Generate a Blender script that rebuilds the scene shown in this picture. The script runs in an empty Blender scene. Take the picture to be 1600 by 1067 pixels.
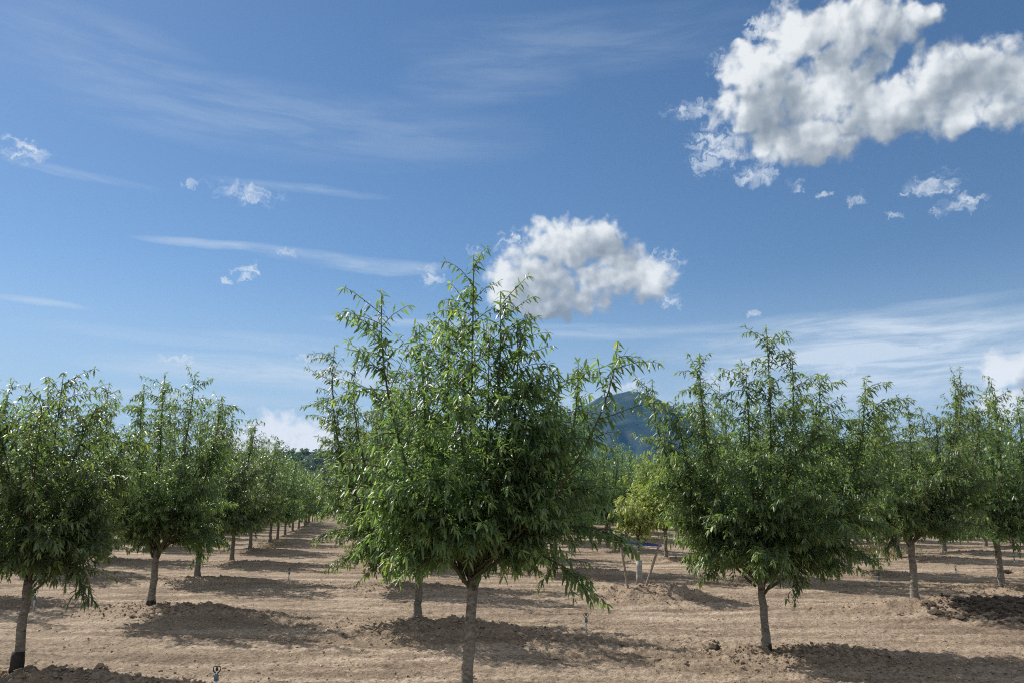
import bpy, math, random
import numpy as np
from mathutils import Vector

# ------------------------------------------------------------------ camera, sun, sky
sc = bpy.context.scene
col = sc.collection
rad = math.radians
cam_d = bpy.data.cameras.new('camera'); cam = bpy.data.objects.new('camera', cam_d); col.objects.link(cam)
cam_d.sensor_width = 36.0; cam_d.lens = 27.0; cam_d.clip_start = 0.05; cam_d.clip_end = 20000
EYE = 1.6
cam.location = (0, 0, EYE); cam.rotation_euler = (rad(90 + 12.06), 0, 0)
sc.camera = cam
sc.view_settings.view_transform = 'Standard'; sc.view_settings.look = 'None'
sc.view_settings.exposure = 0.7; sc.view_settings.gamma = 1.0
sc.cycles.use_denoising = False; sc.cycles.filter_width = 1.15
sc.cycles.max_bounces = 6; sc.cycles.diffuse_bounces = 3; sc.cycles.glossy_bounces = 2
sc.cycles.transmission_bounces = 3; sc.cycles.transparent_max_bounces = 4; sc.cycles.volume_bounces = 0

SUN_EL, SUN_AZ = 44.0, -53.0                       # azimuth measured from +Y towards +X
to_sun = Vector((math.sin(rad(SUN_AZ)) * math.cos(rad(SUN_EL)), math.cos(rad(SUN_AZ)) * math.cos(rad(SUN_EL)), math.sin(rad(SUN_EL))))
sun_d = bpy.data.lights.new('sun', 'SUN'); sun_d.energy = 4.1; sun_d.angle = rad(0.5); sun_d.color = (1, 0.95, 0.87)
sun = bpy.data.objects.new('sun', sun_d); col.objects.link(sun)
sun.rotation_euler = to_sun.to_track_quat('Z', 'Y').to_euler()


class NT:
    """small helper around a node tree"""
    def __init__(s, tree): s.t = tree
    def n(s, kind, **kw):
        nd = s.t.nodes.new(kind)
        for k, v in kw.items(): setattr(nd, k, v)
        return nd
    def l(s, a, b): s.t.links.new(a, b)
    def setin(s, sock, v):
        if isinstance(v, bpy.types.NodeSocket): s.l(v, sock)
        else: sock.default_value = v
    def m(s, op, a, b=None, c=None, clamp=False):
        nd = s.n('ShaderNodeMath', operation=op, use_clamp=clamp)
        for i, v in enumerate((a, b, c)):
            if v is not None: s.setin(nd.inputs[i], v)
        return nd.outputs[0]
    def vm(s, op, a, b=None):
        nd = s.n('ShaderNodeVectorMath', operation=op)
        s.setin(nd.inputs[0], a)
        if b is not None: s.setin(nd.inputs[1], b)
        return nd.outputs['Value'] if op in ('LENGTH', 'DOT_PRODUCT') else nd.outputs['Vector']
    def noise(s, vec, scale, detail=6, rough=0.55, dist=0.0, color=False, dims='3D'):
        nd = s.n('ShaderNodeTexNoise', noise_dimensions=dims); s.l(vec, nd.inputs['Vector'])
        nd.inputs['Scale'].default_value = scale; nd.inputs['Detail'].default_value = detail
        nd.inputs['Roughness'].default_value = rough; nd.inputs['Distortion'].default_value = dist
        return nd.outputs['Color' if color else 'Fac']
    def ramp(s, fac, stops, mode='LINEAR'):
        nd = s.n('ShaderNodeValToRGB'); s.l(fac, nd.inputs[0]); cr = nd.color_ramp; cr.interpolation = mode
        while len(cr.elements) < len(stops): cr.elements.new(0.5)
        for e, (p, c) in zip(cr.elements, stops): e.position = p; e.color = (*c, 1) if len(c) == 3 else c
        return nd.outputs[0]
    def smooth(s, v, a, b, lo=0.0, hi=1.0):
        nd = s.n('ShaderNodeMapRange', interpolation_type='SMOOTHSTEP'); s.l(v, nd.inputs[0])
        for i, x in zip((1, 2, 3, 4), (a, b, lo, hi)): nd.inputs[i].default_value = x
        return nd.outputs[0]
    def mixc(s, fac, a, b):
        nd = s.n('ShaderNodeMix', data_type='RGBA')
        s.setin(nd.inputs[0], fac); s.setin(nd.inputs[6], a); s.setin(nd.inputs[7], b)
        return nd.outputs[2]


# cloud banks over the orchard: (azimuth deg, elevation deg, half width, half height)
CUMULUS = [(19.3, 30.05, 3.22, 2.01), (22.72, 31.5, 3.53, 2.31), (26.3, 31.17, 4.53, 2.63), (29.32, 31.24, 2.39, 1.66), (30.75, 31.07, 1.37, 0.8), (20.52, 27.78, 4.87, 2.86), (24.62, 27.9, 4.59, 2.77), (27.45, 26.12, 2.8, 2.37), (21.68, 25.27, 4.74, 1.88), (23.81, 24.21, 2.54, 1.45), (28.69, 26.06, 3.12, 2.34), (31.62, 26.97, 2.95, 2.44), (34.6, 26.39, 3.09, 2.37), (36.59, 25.07, 2.61, 2.35), (31.74, 24.85, 3.96, 1.46), (35.38, 24.06, 2.36, 1.12), 
           (1.74, 16.51, 3.95, 2.74), (4.01, 19.08, 3.72, 2.33), (6.51, 19.61, 2.47, 1.76), (7.91, 16.84, 4.34, 2.34), (10.79, 16.24, 1.81, 1.49), (3.45, 14.83, 4.64, 1.28), (-0.49, 15.57, 1.88, 1.42),
           (33.5, 8.43, 2.0, 1.4), (33.4, 6.0, 2.3, 1.5), (-17.0, 4.6, 2.9, 2.0), (-14.0, 4.3, 2.8, 1.9), (-19.6, 4.2, 2.0, 1.5), (-15.7, 3.6, 6.5, 1.3)]
WISPS = [(0.2, 19.3, 1.5, 1.1), (15.9, 25.3, 2.0, 1.7), (15.2, 24.3, 1.3, 0.9), (14.2, 28.1, 2.4, 0.6), (18.7, 23.1, 1.7, 0.75), (21.6, 22.1, 0.8, 0.5), (17.4, 30.6, 1.6, 1.0), (11.6, 17.6, 1.5, 0.9), (12.0, 15.0, 1.0, 0.9), (20.5, 32.6, 2.2, 0.8), (-19.69, 5.2, 1.28, 0.42), (-34.53, 21.8, 1.71, 0.76), (-20.57, 21.75, 2.82, 0.65), (-24.02, 21.78, 0.64, 0.38), (-16.94, 22.62, 0.52, 0.26), (-19.83, 16.27, 1.06, 0.49), (-21.09, 15.47, 0.48, 0.27), (-17.1, 17.92, 0.73, 0.36), (-3.0, 18.58, 0.75, 0.56), (-6.19, 16.9, 0.98, 0.85), (30.25, 20.54, 2.05, 0.81), (31.8, 19.09, 1.73, 0.52), (25.6, 20.51, 0.66, 0.42), (23.31, 21.15, 0.56, 0.3), (27.93, 19.15, 0.55, 0.29), (8.85, 8.51, 2.34, 0.61), (15.56, 9.03, 2.66, 1.01), (22.91, 9.08, 1.42, 0.61), (17.99, 13.48, 0.4, 0.41), (-23.99, 9.8, 0.98, 0.35), (-15.18, 10.34, 1.92, 0.46)]
CIRRUS = [(-21.5, 17.83, 6.78, 0.4, 0.4), (-11.82, 17.6, 8.33, 0.69, 0.4), (-31.26, 20.91, 5.52, 0.36, 0.35), (-16.35, 22.24, 7.26, 0.44, 0.25), (-17.62, 26.91, 21.78, 3.14, 0.15), (5.31, 33.07, 16.47, 2.44, 0.12), (-31.17, 29.62, 8.45, 2.2, 0.12), (24.32, 11.18, 14.98, 1.9, 1.0), (26.07, 8.43, 14.36, 2.6, 1.1), (-15.11, 9.14, 15.6, 1.38, 0.8), (-16.59, 11.28, 19.03, 0.82, 0.3), (-7.32, 13.32, 8.3, 0.47, 0.4), (-32.53, 12.81, 3.27, 0.32, 0.35), (-2.1, 30.63, 8.39, 1.7, 0.12), (18.93, 12.95, 8.29, 0.63, 0.4), (31.1, 13.0, 5.44, 0.49, 0.3), (-26.73, 7.1, 12.6, 0.59, 0.45), (-8.56, 6.92, 9.52, 0.23, 0.35), (4.88, 12.67, 11.76, 0.67, 0.4), (1.44, 7.7, 14.03, 0.66, 0.4)]


def group(name, outs=('Value',)):
    g = bpy.data.node_groups.new(name, 'ShaderNodeTree')
    g.interface.new_socket('Vector', in_out='INPUT', socket_type='NodeSocketVector')
    for o in outs: g.interface.new_socket(o, in_out='OUTPUT', socket_type='NodeSocketFloat')
    N = NT(g); gi = N.n('NodeGroupInput'); go = N.n('NodeGroupOutput')
    return g, N, gi.outputs[0], go


def lobes(N, p, table, weighted=False):
    """largest of the soft ellipses 1-d^2, one per row of the table"""
    out = None
    for row in table:
        d = N.vm('LENGTH', N.vm('MULTIPLY', N.vm('SUBTRACT', p, (row[0], row[1], 0)), (1 / row[2], 1 / row[3], 0)))
        v = N.m('MULTIPLY_ADD', N.m('MULTIPLY', d, d), -1.0, 1.0)
        if weighted: v = N.m('MULTIPLY', N.m('MAXIMUM', v, 0.0), row[4])
        out = v if out is None else N.m('ADD' if weighted else 'MAXIMUM', out, v)
    return out


def build_world():
    w = bpy.data.worlds.new('World'); sc.world = w; w.use_nodes = True
    t = w.node_tree; t.nodes.clear(); N = NT(t)
    # cumulus: one field for the outline, a smoother one for its light and shade
    g1, G, p, go = group('cumulus_field', ('Shape', 'Relief'))
    wrp = G.vm('SCALE', G.vm('SUBTRACT', G.noise(p, 0.5, 3, 0.5, color=True, dims='2D'), (0.5, 0.5, 0.5)))
    wrp.node.inputs['Scale'].default_value = 1.5
    q = G.vm('ADD', p, wrp)
    f = G.m('MULTIPLY_ADD', G.m('MAXIMUM', lobes(G, q, CUMULUS), -1.6), 1.45, 0.22)
    nb = G.m('MULTIPLY', G.m('SUBTRACT', G.noise(p, 0.55, 10, 0.59, 0.3, dims='2D'), 0.5), 2.6)
    puff = G.n('ShaderNodeTexVoronoi', feature='SMOOTH_F1', voronoi_dimensions='2D'); G.l(q, puff.inputs['Vector'])
    puff.inputs['Scale'].default_value = 0.75; puff.inputs['Detail'].default_value = 1.0; puff.inputs['Roughness'].default_value = 0.5
    puff.inputs['Smoothness'].default_value = 0.4
    nv = G.m('MULTIPLY', G.m('SUBTRACT', 0.42, puff.outputs['Distance']), 0.9)
    G.l(G.m('ADD', G.m('ADD', f, nb), nv), go.inputs[0])
    sm = G.m('MULTIPLY', G.m('SUBTRACT', G.noise(p, 0.26, 5, 0.5, 0.2, dims='2D'), 0.5), 2.8)
    G.l(G.m('ADD', G.m('ADD', f, sm), G.m('MULTIPLY', nv, 0.75)), go.inputs[1])
    # ragged small scraps
    g2, G, p, go = group('scrap_field')
    wrp = G.vm('SCALE', G.vm('SUBTRACT', G.noise(p, 1.3, 4, 0.6, color=True, dims='2D'), (0.5, 0.5, 0.5)))
    wrp.node.inputs['Scale'].default_value = 1.5
    q = G.vm('ADD', p, wrp)
    f = G.m('MAXIMUM', lobes(G, q, WISPS), -2.0)
    st = G.vm('MULTIPLY', q, (0.9, 1.8, 1.0))
    nb = G.m('MULTIPLY', G.m('SUBTRACT', G.noise(st, 0.7, 7, 0.57, 0.9, dims='2D'), 0.52), 4.6)
    G.l(G.m('ADD', f, nb), go.inputs[0])
    # cirrus veils
    g3, G, p, go = group('cirrus_field')
    wrp = G.vm('SCALE', G.vm('SUBTRACT', G.noise(G.vm('MULTIPLY', p, (0.35, 1.0, 1.0)), 0.14, 4, 0.55, color=True, dims='2D'), (0.5, 0.5, 0.5)))
    wrp.node.inputs['Scale'].default_value = 1.6
    q = G.vm('ADD', p, wrp)
    f = lobes(G, q, CIRRUS, weighted=True)
    st = G.vm('MULTIPLY', G.vm('ADD', p, G.vm('MULTIPLY', G.vm('SUBTRACT', q, p), (1.0, 0.5, 0.0))), (0.12, 1.0, 1.0))
    nb = G.smooth(G.noise(st, 0.75, 8, 0.66, 0.25, dims='2D'), 0.3, 0.72, 0.2, 1.3)
    G.l(G.m('MULTIPLY', f, nb, clamp=True), go.inputs[0])

    tc = N.n('ShaderNodeTexCoord')
    sep = N.n('ShaderNodeSeparateXYZ'); N.l(N.vm('NORMALIZE', tc.outputs['Generated']), sep.inputs[0])
    az = N.m('MULTIPLY', N.m('ARCTAN2', sep.outputs[0], sep.outputs[1]), 180 / math.pi)
    el = N.m('MULTIPLY', N.m('ARCSINE', sep.outputs[2]), 180 / math.pi)
    cmb = N.n('ShaderNodeCombineXYZ'); N.l(az, cmb.inputs[0]); N.l(el, cmb.inputs[1])
    P = cmb.outputs[0]

    def call(g, v):
        nd = N.n('ShaderNodeGroup', node_tree=g); N.setin(nd.inputs[0], v); return nd.outputs
    c0, ca, cb = call(g1, P), call(g1, N.vm('ADD', P, (-0.35, 0.33, 0))), call(g1, N.vm('ADD', P, (-1.5, 1.5, 0)))
    F0 = c0[0]; L0, La, Lb = c0[1], ca[1], cb[1]
    a1 = N.smooth(F0, -0.15, 1.15)
    lit = N.m('ADD', N.m('MULTIPLY', N.m('SUBTRACT', L0, La), 0.16), N.m('MULTIPLY', N.m('SUBTRACT', L0, Lb), 0.26))
    thick = N.m('ADD', N.smooth(F0, 0.5, 2.6, 0.12, -0.06), N.m('MULTIPLY', N.m('SUBTRACT', N.noise(P, 0.2, 3, 0.5, dims='2D'), 0.5), 1.3))
    lit = N.m('ADD', N.m('ADD', lit, 0.52), thick, clamp=True)
    lit = N.m('ADD', N.m('SUBTRACT', lit, 0.11), N.smooth(el, 10.0, 4.5, 0.0, 0.28))
    ccol = N.ramp(lit, [(0.05, (0.17, 0.20, 0.23)), (0.38, (0.26, 0.29, 0.315)), (0.66, (0.41, 0.435, 0.45)), (0.95, (0.56, 0.575, 0.575))])
    F2 = call(g2, P)[0]
    a2 = N.m('MULTIPLY', N.smooth(F2, -0.25, 2.2), 0.95)
    F3 = call(g3, P)[0]
    a3 = N.m('MULTIPLY', F3, 1.05, clamp=True)

    sky = N.n('ShaderNodeTexSky', sky_type='NISHITA'); sky.sun_disc = False
    sky.sun_elevation = rad(SUN_EL); sky.sun_rotation = rad(SUN_AZ)
    sky.altitude = 0; sky.air_density = 1.0; sky.dust_density = 0.1; sky.ozone_density = 1.6
    hs = N.n('ShaderNodeHueSaturation'); hs.inputs['Saturation'].default_value = 1.15; N.l(sky.outputs[0], hs.inputs['Color'])
    b0 = N.n('ShaderNodeBackground'); N.l(hs.outputs[0], b0.inputs[0]); b0.inputs[1].default_value = 0.060
    def over(prev, fac, color):
        b = N.n('ShaderNodeBackground'); N.setin(b.inputs[0], color); b.inputs[1].default_value = 1.0
        mx = N.n('ShaderNodeMixShader'); N.l(fac, mx.inputs[0]); N.l(prev, mx.inputs[1]); N.l(b.outputs[0], mx.inputs[2])
        return mx.outputs[0]
    low = N.smooth(el, 18.0, -1.0, 0.0, 0.95)
    s = over(b0.outputs[0], low, (0.30, 0.38, 0.45, 1))
    # invented broken white cloud, out of view overhead and behind, added as fill light
    fill_cloud = N.m('MULTIPLY', N.smooth(N.m('ABSOLUTE', az), 55.0, 100.0), N.smooth(el, 4.0, 16.0))
    fill_cloud = N.m('MAXIMUM', fill_cloud, N.smooth(el, 42.0, 58.0))
    fill_cloud = N.m('MULTIPLY', fill_cloud, N.smooth(N.noise(P, 0.06, 4, 0.6, dims='2D'), 0.35, 0.6, 0.45, 1.0))
    s = over(s, fill_cloud, (0.46, 0.485, 0.51, 1))
    s = over(s, a3, (0.40, 0.46, 0.515, 1))
    s = over(s, a2, (0.47, 0.51, 0.545, 1))
    s = over(s, a1, ccol)
    out = N.n('ShaderNodeOutputWorld'); N.l(s, out.inputs[0])
    w.cycles.sampling_method = 'MANUAL'; w.cycles.sample_map_resolution = 512


build_world()

# ------------------------------------------------------------------ helpers
RNG = np.random.default_rng(7)


def tag(o, label=None, cat=None, grp=None, kind=None):
    for k, v in (('label', label), ('category', cat), ('group', grp), ('kind', kind)):
        if v: o[k] = v
    return o


def mesh_obj(name, verts, faces, mats, parent=None, smooth=True, attrs=None, fmat=None):
    """verts (n,3) array, faces: list of (k,m) index arrays -> ONE linked mesh object"""
    me = bpy.data.meshes.new(name)
    verts = np.asarray(verts, np.float32)
    faces = [np.asarray(f, np.int32) for f in (faces if isinstance(faces, list) else [faces]) if len(f)]
    nl = sum(f.size for f in faces); nf = sum(len(f) for f in faces)
    me.vertices.add(len(verts)); me.vertices.foreach_set('co', verts.ravel())
    me.loops.add(nl); me.polygons.add(nf)
    me.loops.foreach_set('vertex_index', np.concatenate([f.ravel() for f in faces]))
    tot = np.concatenate([np.full(len(f), f.shape[1], np.int32) for f in faces])
    me.polygons.foreach_set('loop_start', np.concatenate([[0], np.cumsum(tot)[:-1]]).astype(np.int32))
    for m in (mats if isinstance(mats, (list, tuple)) else [mats]): me.materials.append(m)
    if fmat is not None: me.polygons.foreach_set('material_index', np.asarray(fmat, np.int32))
    me.update(calc_edges=True)
    me.polygons.foreach_set('use_smooth', np.full(nf, smooth))
    for k, v in (attrs or {}).items():
        a = me.attributes.new(k, 'FLOAT', 'POINT'); a.data.foreach_set('value', np.asarray(v, np.float32))
    me.validate()
    o = bpy.data.objects.new(name, me); col.objects.link(o)
    if parent is not None: o.parent = parent
    return o


def empty(name, loc, rz=0.0):
    o = bpy.data.objects.new(name, None); o.empty_display_size = 0.2
    o.location = loc; o.rotation_euler = (0, 0, rz); col.objects.link(o)
    return o


class Geo:
    """collects tubes and lumps into one mesh"""
    def __init__(s): s.v = []; s.f3 = []; s.f4 = []; s.n = 0; s.val = []
    def add(s, v, f3=None, f4=None, val=0.0):
        v = np.asarray(v, float)
        if f3 is not None and len(f3): s.f3.append(np.asarray(f3) + s.n)
        if f4 is not None and len(f4): s.f4.append(np.asarray(f4) + s.n)
        s.v.append(v); s.val.append(np.full(len(v), val)); s.n += len(v)
    def tube(s, pts, radii, k=6, cap=True, wob=0.0, val=0.0):
        pts = np.asarray(pts, float); radii = np.broadcast_to(np.asarray(radii, float), (len(pts),))
        tan = np.gradient(pts, axis=0); tan /= np.linalg.norm(tan, axis=1)[:, None] + 1e-9
        ref = np.array([0.31, 0.95, 0.05]) if abs(tan[0][2]) > 0.7 else np.array([0.05, 0.1, 1.0])
        u = np.cross(tan, ref); u /= np.linalg.norm(u, axis=1)[:, None] + 1e-9
        w = np.cross(tan, u)
        a = np.arange(k) * 2 * math.pi / k
        ring = np.cos(a)[None, :, None] * u[:, None, :] + np.sin(a)[None, :, None] * w[:, None, :]
        rr = radii[:, None] * (1 + wob * RNG.uniform(-1, 1, (len(pts), k)))
        v = (pts[:, None, :] + ring * rr[:, :, None]).reshape(-1, 3)
        i = np.arange(len(pts) - 1)[:, None] * k; j = np.arange(k)[None, :]; j2 = (j + 1) % k
        f4 = np.stack([i + j, i + j2, i + k + j2, i + k + j], -1).reshape(-1, 4)
        f3 = []
        if cap:
            n = len(v); v = np.vstack([v, pts[0], pts[-1]])
            b = (len(pts) - 1) * k
            f3 = [(j_ + 0 if False else (j_ + 1) % k, j_, n) for j_ in range(k)] + [(b + j_, b + (j_ + 1) % k, n + 1) for j_ in range(k)]
        s.add(v, f3, f4, val)
    def lathe(s, prof, k=12, at=(0, 0, 0)):
        """prof: (radius, z) pairs"""
        pts = np.array([(at[0], at[1], at[2] + z) for r_, z in prof]); s.tube_rings(pts, [r_ for r_, z in prof], k)
    def tube_rings(s, pts, radii, k):
        a = np.arange(k) * 2 * math.pi / k
        ring = np.stack([np.cos(a), np.sin(a), np.zeros(k)], -1)
        v = (pts[:, None, :] + ring[None] * np.asarray(radii, float)[:, None, None]).reshape(-1, 3)
        i = np.arange(len(pts) - 1)[:, None] * k; j = np.arange(k)[None, :]; j2 = (j + 1) % k
        f4 = np.stack([i + j, i + j2, i + k + j2, i + k + j], -1).reshape(-1, 4)
        n = len(v); v = np.vstack([v, pts[0], pts[-1]]); b = (len(pts) - 1) * k
        f3 = [((j_ + 1) % k, j_, n) for j_ in range(k)] + [(b + j_, b + (j_ + 1) % k, n + 1) for j_ in range(k)]
        s.add(v, f3, f4)
    def faces(s):
        return [np.concatenate(x) for x in (s.f3, s.f4) if x]
    def build(s, name, mat, parent=None, smooth=True, attr=None):
        return mesh_obj(name, np.concatenate(s.v), s.faces(), mat, parent, smooth, {attr: np.concatenate(s.val)} if attr else None)


def _hash(ix, iy, seed):
    n = (ix.astype(np.int64) * 374761393 + iy.astype(np.int64) * 668265263 + seed * 974711) & 0x7fffffff
    n = ((n ^ (n >> 13)) * 1274126177) & 0x7fffffff
    n = (n ^ (n >> 16)) & 0xffff
    return n / 65535.0


def vnoise(x, y, seed=0):
    ix = np.floor(x); iy = np.floor(y); fx = x - ix; fy = y - iy
    fx = fx * fx * (3 - 2 * fx); fy = fy * fy * (3 - 2 * fy)
    a = _hash(ix, iy, seed); b = _hash(ix + 1, iy, seed); c = _hash(ix, iy + 1, seed); d = _hash(ix + 1, iy + 1, seed)
    return (a * (1 - fx) + b * fx) * (1 - fy) + (c * (1 - fx) + d * fx) * fy


def fbm(x, y, octaves=4, seed=0, gain=0.5):
    t = 0; amp = 1; tot = 0
    for o in range(octaves):
        t = t + amp * vnoise(x * 2 ** o + o * 17.3, y * 2 ** o - o * 9.1, seed + o); tot += amp; amp *= gain
    return t / tot


def unit(v):
    v = np.asarray(v, float); return v / (np.linalg.norm(v) + 1e-9)


def bez(p0, p1, p2, p3, n):
    t = np.linspace(0, 1, n)[:, None]
    return (1 - t) ** 3 * np.array(p0) + 3 * (1 - t) ** 2 * t * np.array(p1) + 3 * (1 - t) * t * t * np.array(p2) + t ** 3 * np.array(p3)


# ------------------------------------------------------------------ materials
def new_mat(name):
    m = bpy.data.materials.new(name); m.use_nodes = True; N = NT(m.node_tree)
    return m, N, m.node_tree.nodes['Principled BSDF'], m.node_tree.nodes['Material Output']


def mat_soil():
    m, N, b, out = new_mat('dry_tilled_soil')
    P = N.n('ShaderNodeNewGeometry').outputs['Position']
    big = N.noise(P, 0.35, 5, 0.55)
    rot = N.n('ShaderNodeMapping'); N.l(P, rot.inputs[0]); rot.inputs['Rotation'].default_value = (0, 0, rad(21.1)); rot.inputs['Scale'].default_value = (0.28, 2.6, 1.0)
    band = N.noise(rot.outputs[0], 1.0, 7, 0.62, 0.35)
    fine = N.noise(P, 26.0, 6, 0.7)
    mid = N.noise(P, 6.0, 5, 0.62)
    base = N.ramp(band, [(0.36, (0.150, 0.110, 0.078)), (0.5, (0.25, 0.190, 0.138)), (0.64, (0.40, 0.318, 0.240))])
    base = N.mixc(N.smooth(big, 0.4, 0.7, 0.0, 0.45), base, (0.29, 0.225, 0.165, 1))
    spk = N.ramp(fine, [(0.30, (0.30, 0.30, 0.30)), (0.5, (1, 1, 1)), (0.70, (1.6, 1.57, 1.5))])
    mm = N.n('ShaderNodeMix', data_type='RGBA', blend_type='MULTIPLY'); mm.inputs[0].default_value = 0.85
    N.l(base, mm.inputs[6]); N.l(spk, mm.inputs[7])
    mound = N.n('ShaderNodeAttribute', attribute_name='mound').outputs['Fac']
    c = N.mixc(N.m('MULTIPLY', mound, 0.45), mm.outputs[2], (0.235, 0.175, 0.125, 1))
    N.l(c, b.inputs['Base Color']); b.inputs['Roughness'].default_value = 0.95
    b.inputs['Specular IOR Level'].default_value = 0.15
    h = N.m('ADD', N.m('MULTIPLY', fine, 0.5), mid)
    bp = N.n('ShaderNodeBump'); bp.inputs['Strength'].default_value = 1.0; bp.inputs['Distance'].default_value = 0.06
    N.l(h, bp.inputs['Height']); N.l(bp.outputs[0], b.inputs['Normal'])
    return m


def mat_clod(name, c0, c1):
    m, N, b, out = new_mat(name)
    P = N.n('ShaderNodeNewGeometry').outputs['Position']
    N.l(N.ramp(N.noise(P, 14, 5, 0.65), [(0.3, c0), (0.7, c1)]), b.inputs['Base Color'])
    b.inputs['Roughness'].default_value = 0.95; b.inputs['Specular IOR Level'].default_value = 0.15
    bp = N.n('ShaderNodeBump'); bp.inputs['Strength'].default_value = 0.8; bp.inputs['Distance'].default_value = 0.02
    N.l(N.noise(P, 60, 5, 0.7), bp.inputs['Height']); N.l(bp.outputs[0], b.inputs['Normal'])
    return m


def mat_leaf(name, stops, trans, mix=0.38):
    m, N, b, out = new_mat(name)
    t = N.n('ShaderNodeAttribute', attribute_name='tone').outputs['Fac']
    c = N.ramp(t, stops)
    oi = N.n('ShaderNodeObjectInfo').outputs['Random']
    hsv = N.n('ShaderNodeHueSaturation'); N.l(c, hsv.inputs['Color'])
    N.l(N.m('MULTIPLY_ADD', oi, 0.03, 0.485), hsv.inputs['Hue']); N.l(N.m('MULTIPLY_ADD', oi, 0.3, 0.85), hsv.inputs['Value'])
    N.l(hsv.outputs[0], b.inputs['Base Color'])
    b.inputs['Roughness'].default_value = 0.42; b.inputs['Specular IOR Level'].default_value = 0.65
    tr = N.n('ShaderNodeBsdfTranslucent')
    tc = N.n('ShaderNodeMix', data_type='RGBA', blend_type='MULTIPLY'); tc.inputs[0].default_value = 1.0
    N.l(hsv.outputs[0], tc.inputs[6]); tc.inputs[7].default_value = (*trans, 1)
    N.l(tc.outputs[2], tr.inputs[0])
    mx = N.n('ShaderNodeMixShader'); mx.inputs[0].default_value = mix
    N.l(b.outputs[0], mx.inputs[1]); N.l(tr.outputs[0], mx.inputs[2]); N.l(mx.outputs[0], out.inputs[0])
    return m


def mat_bark(name, c0, c1, scale=18):
    m, N, b, out = new_mat(name)
    P = N.n('ShaderNodeTexCoord').outputs['Object']
    st = N.vm('MULTIPLY', P, (1.0, 1.0, 2.4))
    n1 = N.noise(st, scale, 6, 0.65); n2 = N.noise(N.vm('MULTIPLY', P, (9, 9, 17)), 1.5, 5, 0.65)
    c = N.ramp(n1, [(0.3, c0), (0.68, c1)])
    N.l(N.mixc(N.smooth(n2, 0.54, 0.68, 0, 0.75), c, (*[x * 0.45 for x in c0], 1)), b.inputs['Base Color'])
    b.inputs['Roughness'].default_value = 0.85; b.inputs['Specular IOR Level'].default_value = 0.2
    bp = N.n('ShaderNodeBump'); bp.inputs['Strength'].default_value = 0.7; bp.inputs['Distance'].default_value = 0.01
    N.l(N.m('ADD', n1, n2), bp.inputs['Height']); N.l(bp.outputs[0], b.inputs['Normal'])
    return m


def mat_plain(name, c, rough=0.6, var=0.3, scale=8.0, spec=0.4):
    m, N, b, out = new_mat(name)
    P = N.n('ShaderNodeTexCoord').outputs['Object']
    N.l(N.ramp(N.noise(P, scale, 5, 0.6), [(0.3, [x * (1 - var) for x in c]), (0.7, [min(1, x * (1 + var)) for x in c])]), b.inputs['Base Color'])
    b.inputs['Roughness'].default_value = rough; b.inputs['Specular IOR Level'].default_value = spec
    return m


SOIL = mat_soil()
CLOD = mat_clod('dry_clods', (0.20, 0.145, 0.10), (0.36, 0.27, 0.19))
DARK_CLOD = mat_clod('dark_damp_clods', (0.05, 0.040, 0.032), (0.13, 0.10, 0.075))
LEAF = mat_leaf('almond_leaf', [(0.0, (0.045, 0.080, 0.046)), (0.32, (0.080, 0.130, 0.062)), (0.60, (0.135, 0.195, 0.082)), (0.78, (0.22, 0.28, 0.115)), (1.0, (0.40, 0.32, 0.10))], (2.1, 2.2, 0.9), 0.42)
PALE_LEAF = mat_leaf('pale_sapling_leaf', [(0.0, (0.15, 0.22, 0.06)), (0.4, (0.26, 0.34, 0.10)), (0.8, (0.42, 0.47, 0.18))], (1.6, 1.6, 1.0), 0.45)
YELLOW_LEAF = mat_leaf('yellow_green_leaf', [(0.0, (0.085, 0.115, 0.030)), (0.32, (0.15, 0.195, 0.045)), (0.8, (0.26, 0.31, 0.08))], (2.0, 2.0, 0.9), 0.45)
BARK = mat_bark('almond_bark', (0.10, 0.082, 0.065), (0.31, 0.27, 0.225), 20)
TWIG = mat_bark('green_brown_twig', (0.06, 0.05, 0.028), (0.13, 0.12, 0.06), 30)
WRAP = mat_bark('blackened_collar', (0.018, 0.016, 0.015), (0.06, 0.05, 0.042), 26)

# ------------------------------------------------------------------ orchard lattice (hexagonal planting)
O0 = np.array([-0.26, 5.92]); ACROSS = np.array([4.40, -1.70]); ALONG = np.array([-1.08, 5.066])
KNOWN = {(0, 0): (-0.34, 6.1), (-1, 0): (-4.61, 7.62), (1, 1): (2.81, 8.99), (-1, 1): (-5.48, 12.23), (0, 1): (-1.27, 10.9), (0, 2): (-2.49, 16.01),
         (2, 2): (6.32, 12.62), (1, 2): (2.27, 14.26), (3, 3): (9.54, 15.62), (-1, 2): (-6.86, 17.43), (-1, 3): (-7.9, 22.46), (-1, 4): (-9.23, 28.0),
         (2, 4): (4.51, 23.27), (3, 4): (8.26, 19.53), (2, 5): (3.46, 28.84), (3, 6): (6.99, 32.22), (-2, 3): (-12.04, 23.56)}
NEAR_LIMIT, FAR_LIMIT = 78.0, 170.0
trees, far_trees = [], []
rt = np.random.default_rng(11)
for j in range(-1, 48):
    for i in range(-40, 60):
        p = O0 + i * ACROSS + j * ALONG + rt.uniform(-0.16, 0.16, 2)
        if (i, j) in KNOWN: p = np.array(KNOWN[(i, j)])
        x, y = p
        if y < 4.2 or y > FAR_LIMIT: continue
        if i > 0 and j < 1: continue
        a = math.degrees(math.atan2(x, y)); lim = 37.0 if y > 9 else 46
        if (a < -lim - 6 * (y < 25)) or a > 36: continue
        (trees if y < NEAR_LIMIT else far_trees).append((i, j, x, y))
SUNX = np.array([0.8, -0.6])
AC = ACROSS / np.linalg.norm(ACROSS); AP = np.array([-AC[1], AC[0]])
MOUNDS = []
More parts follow.
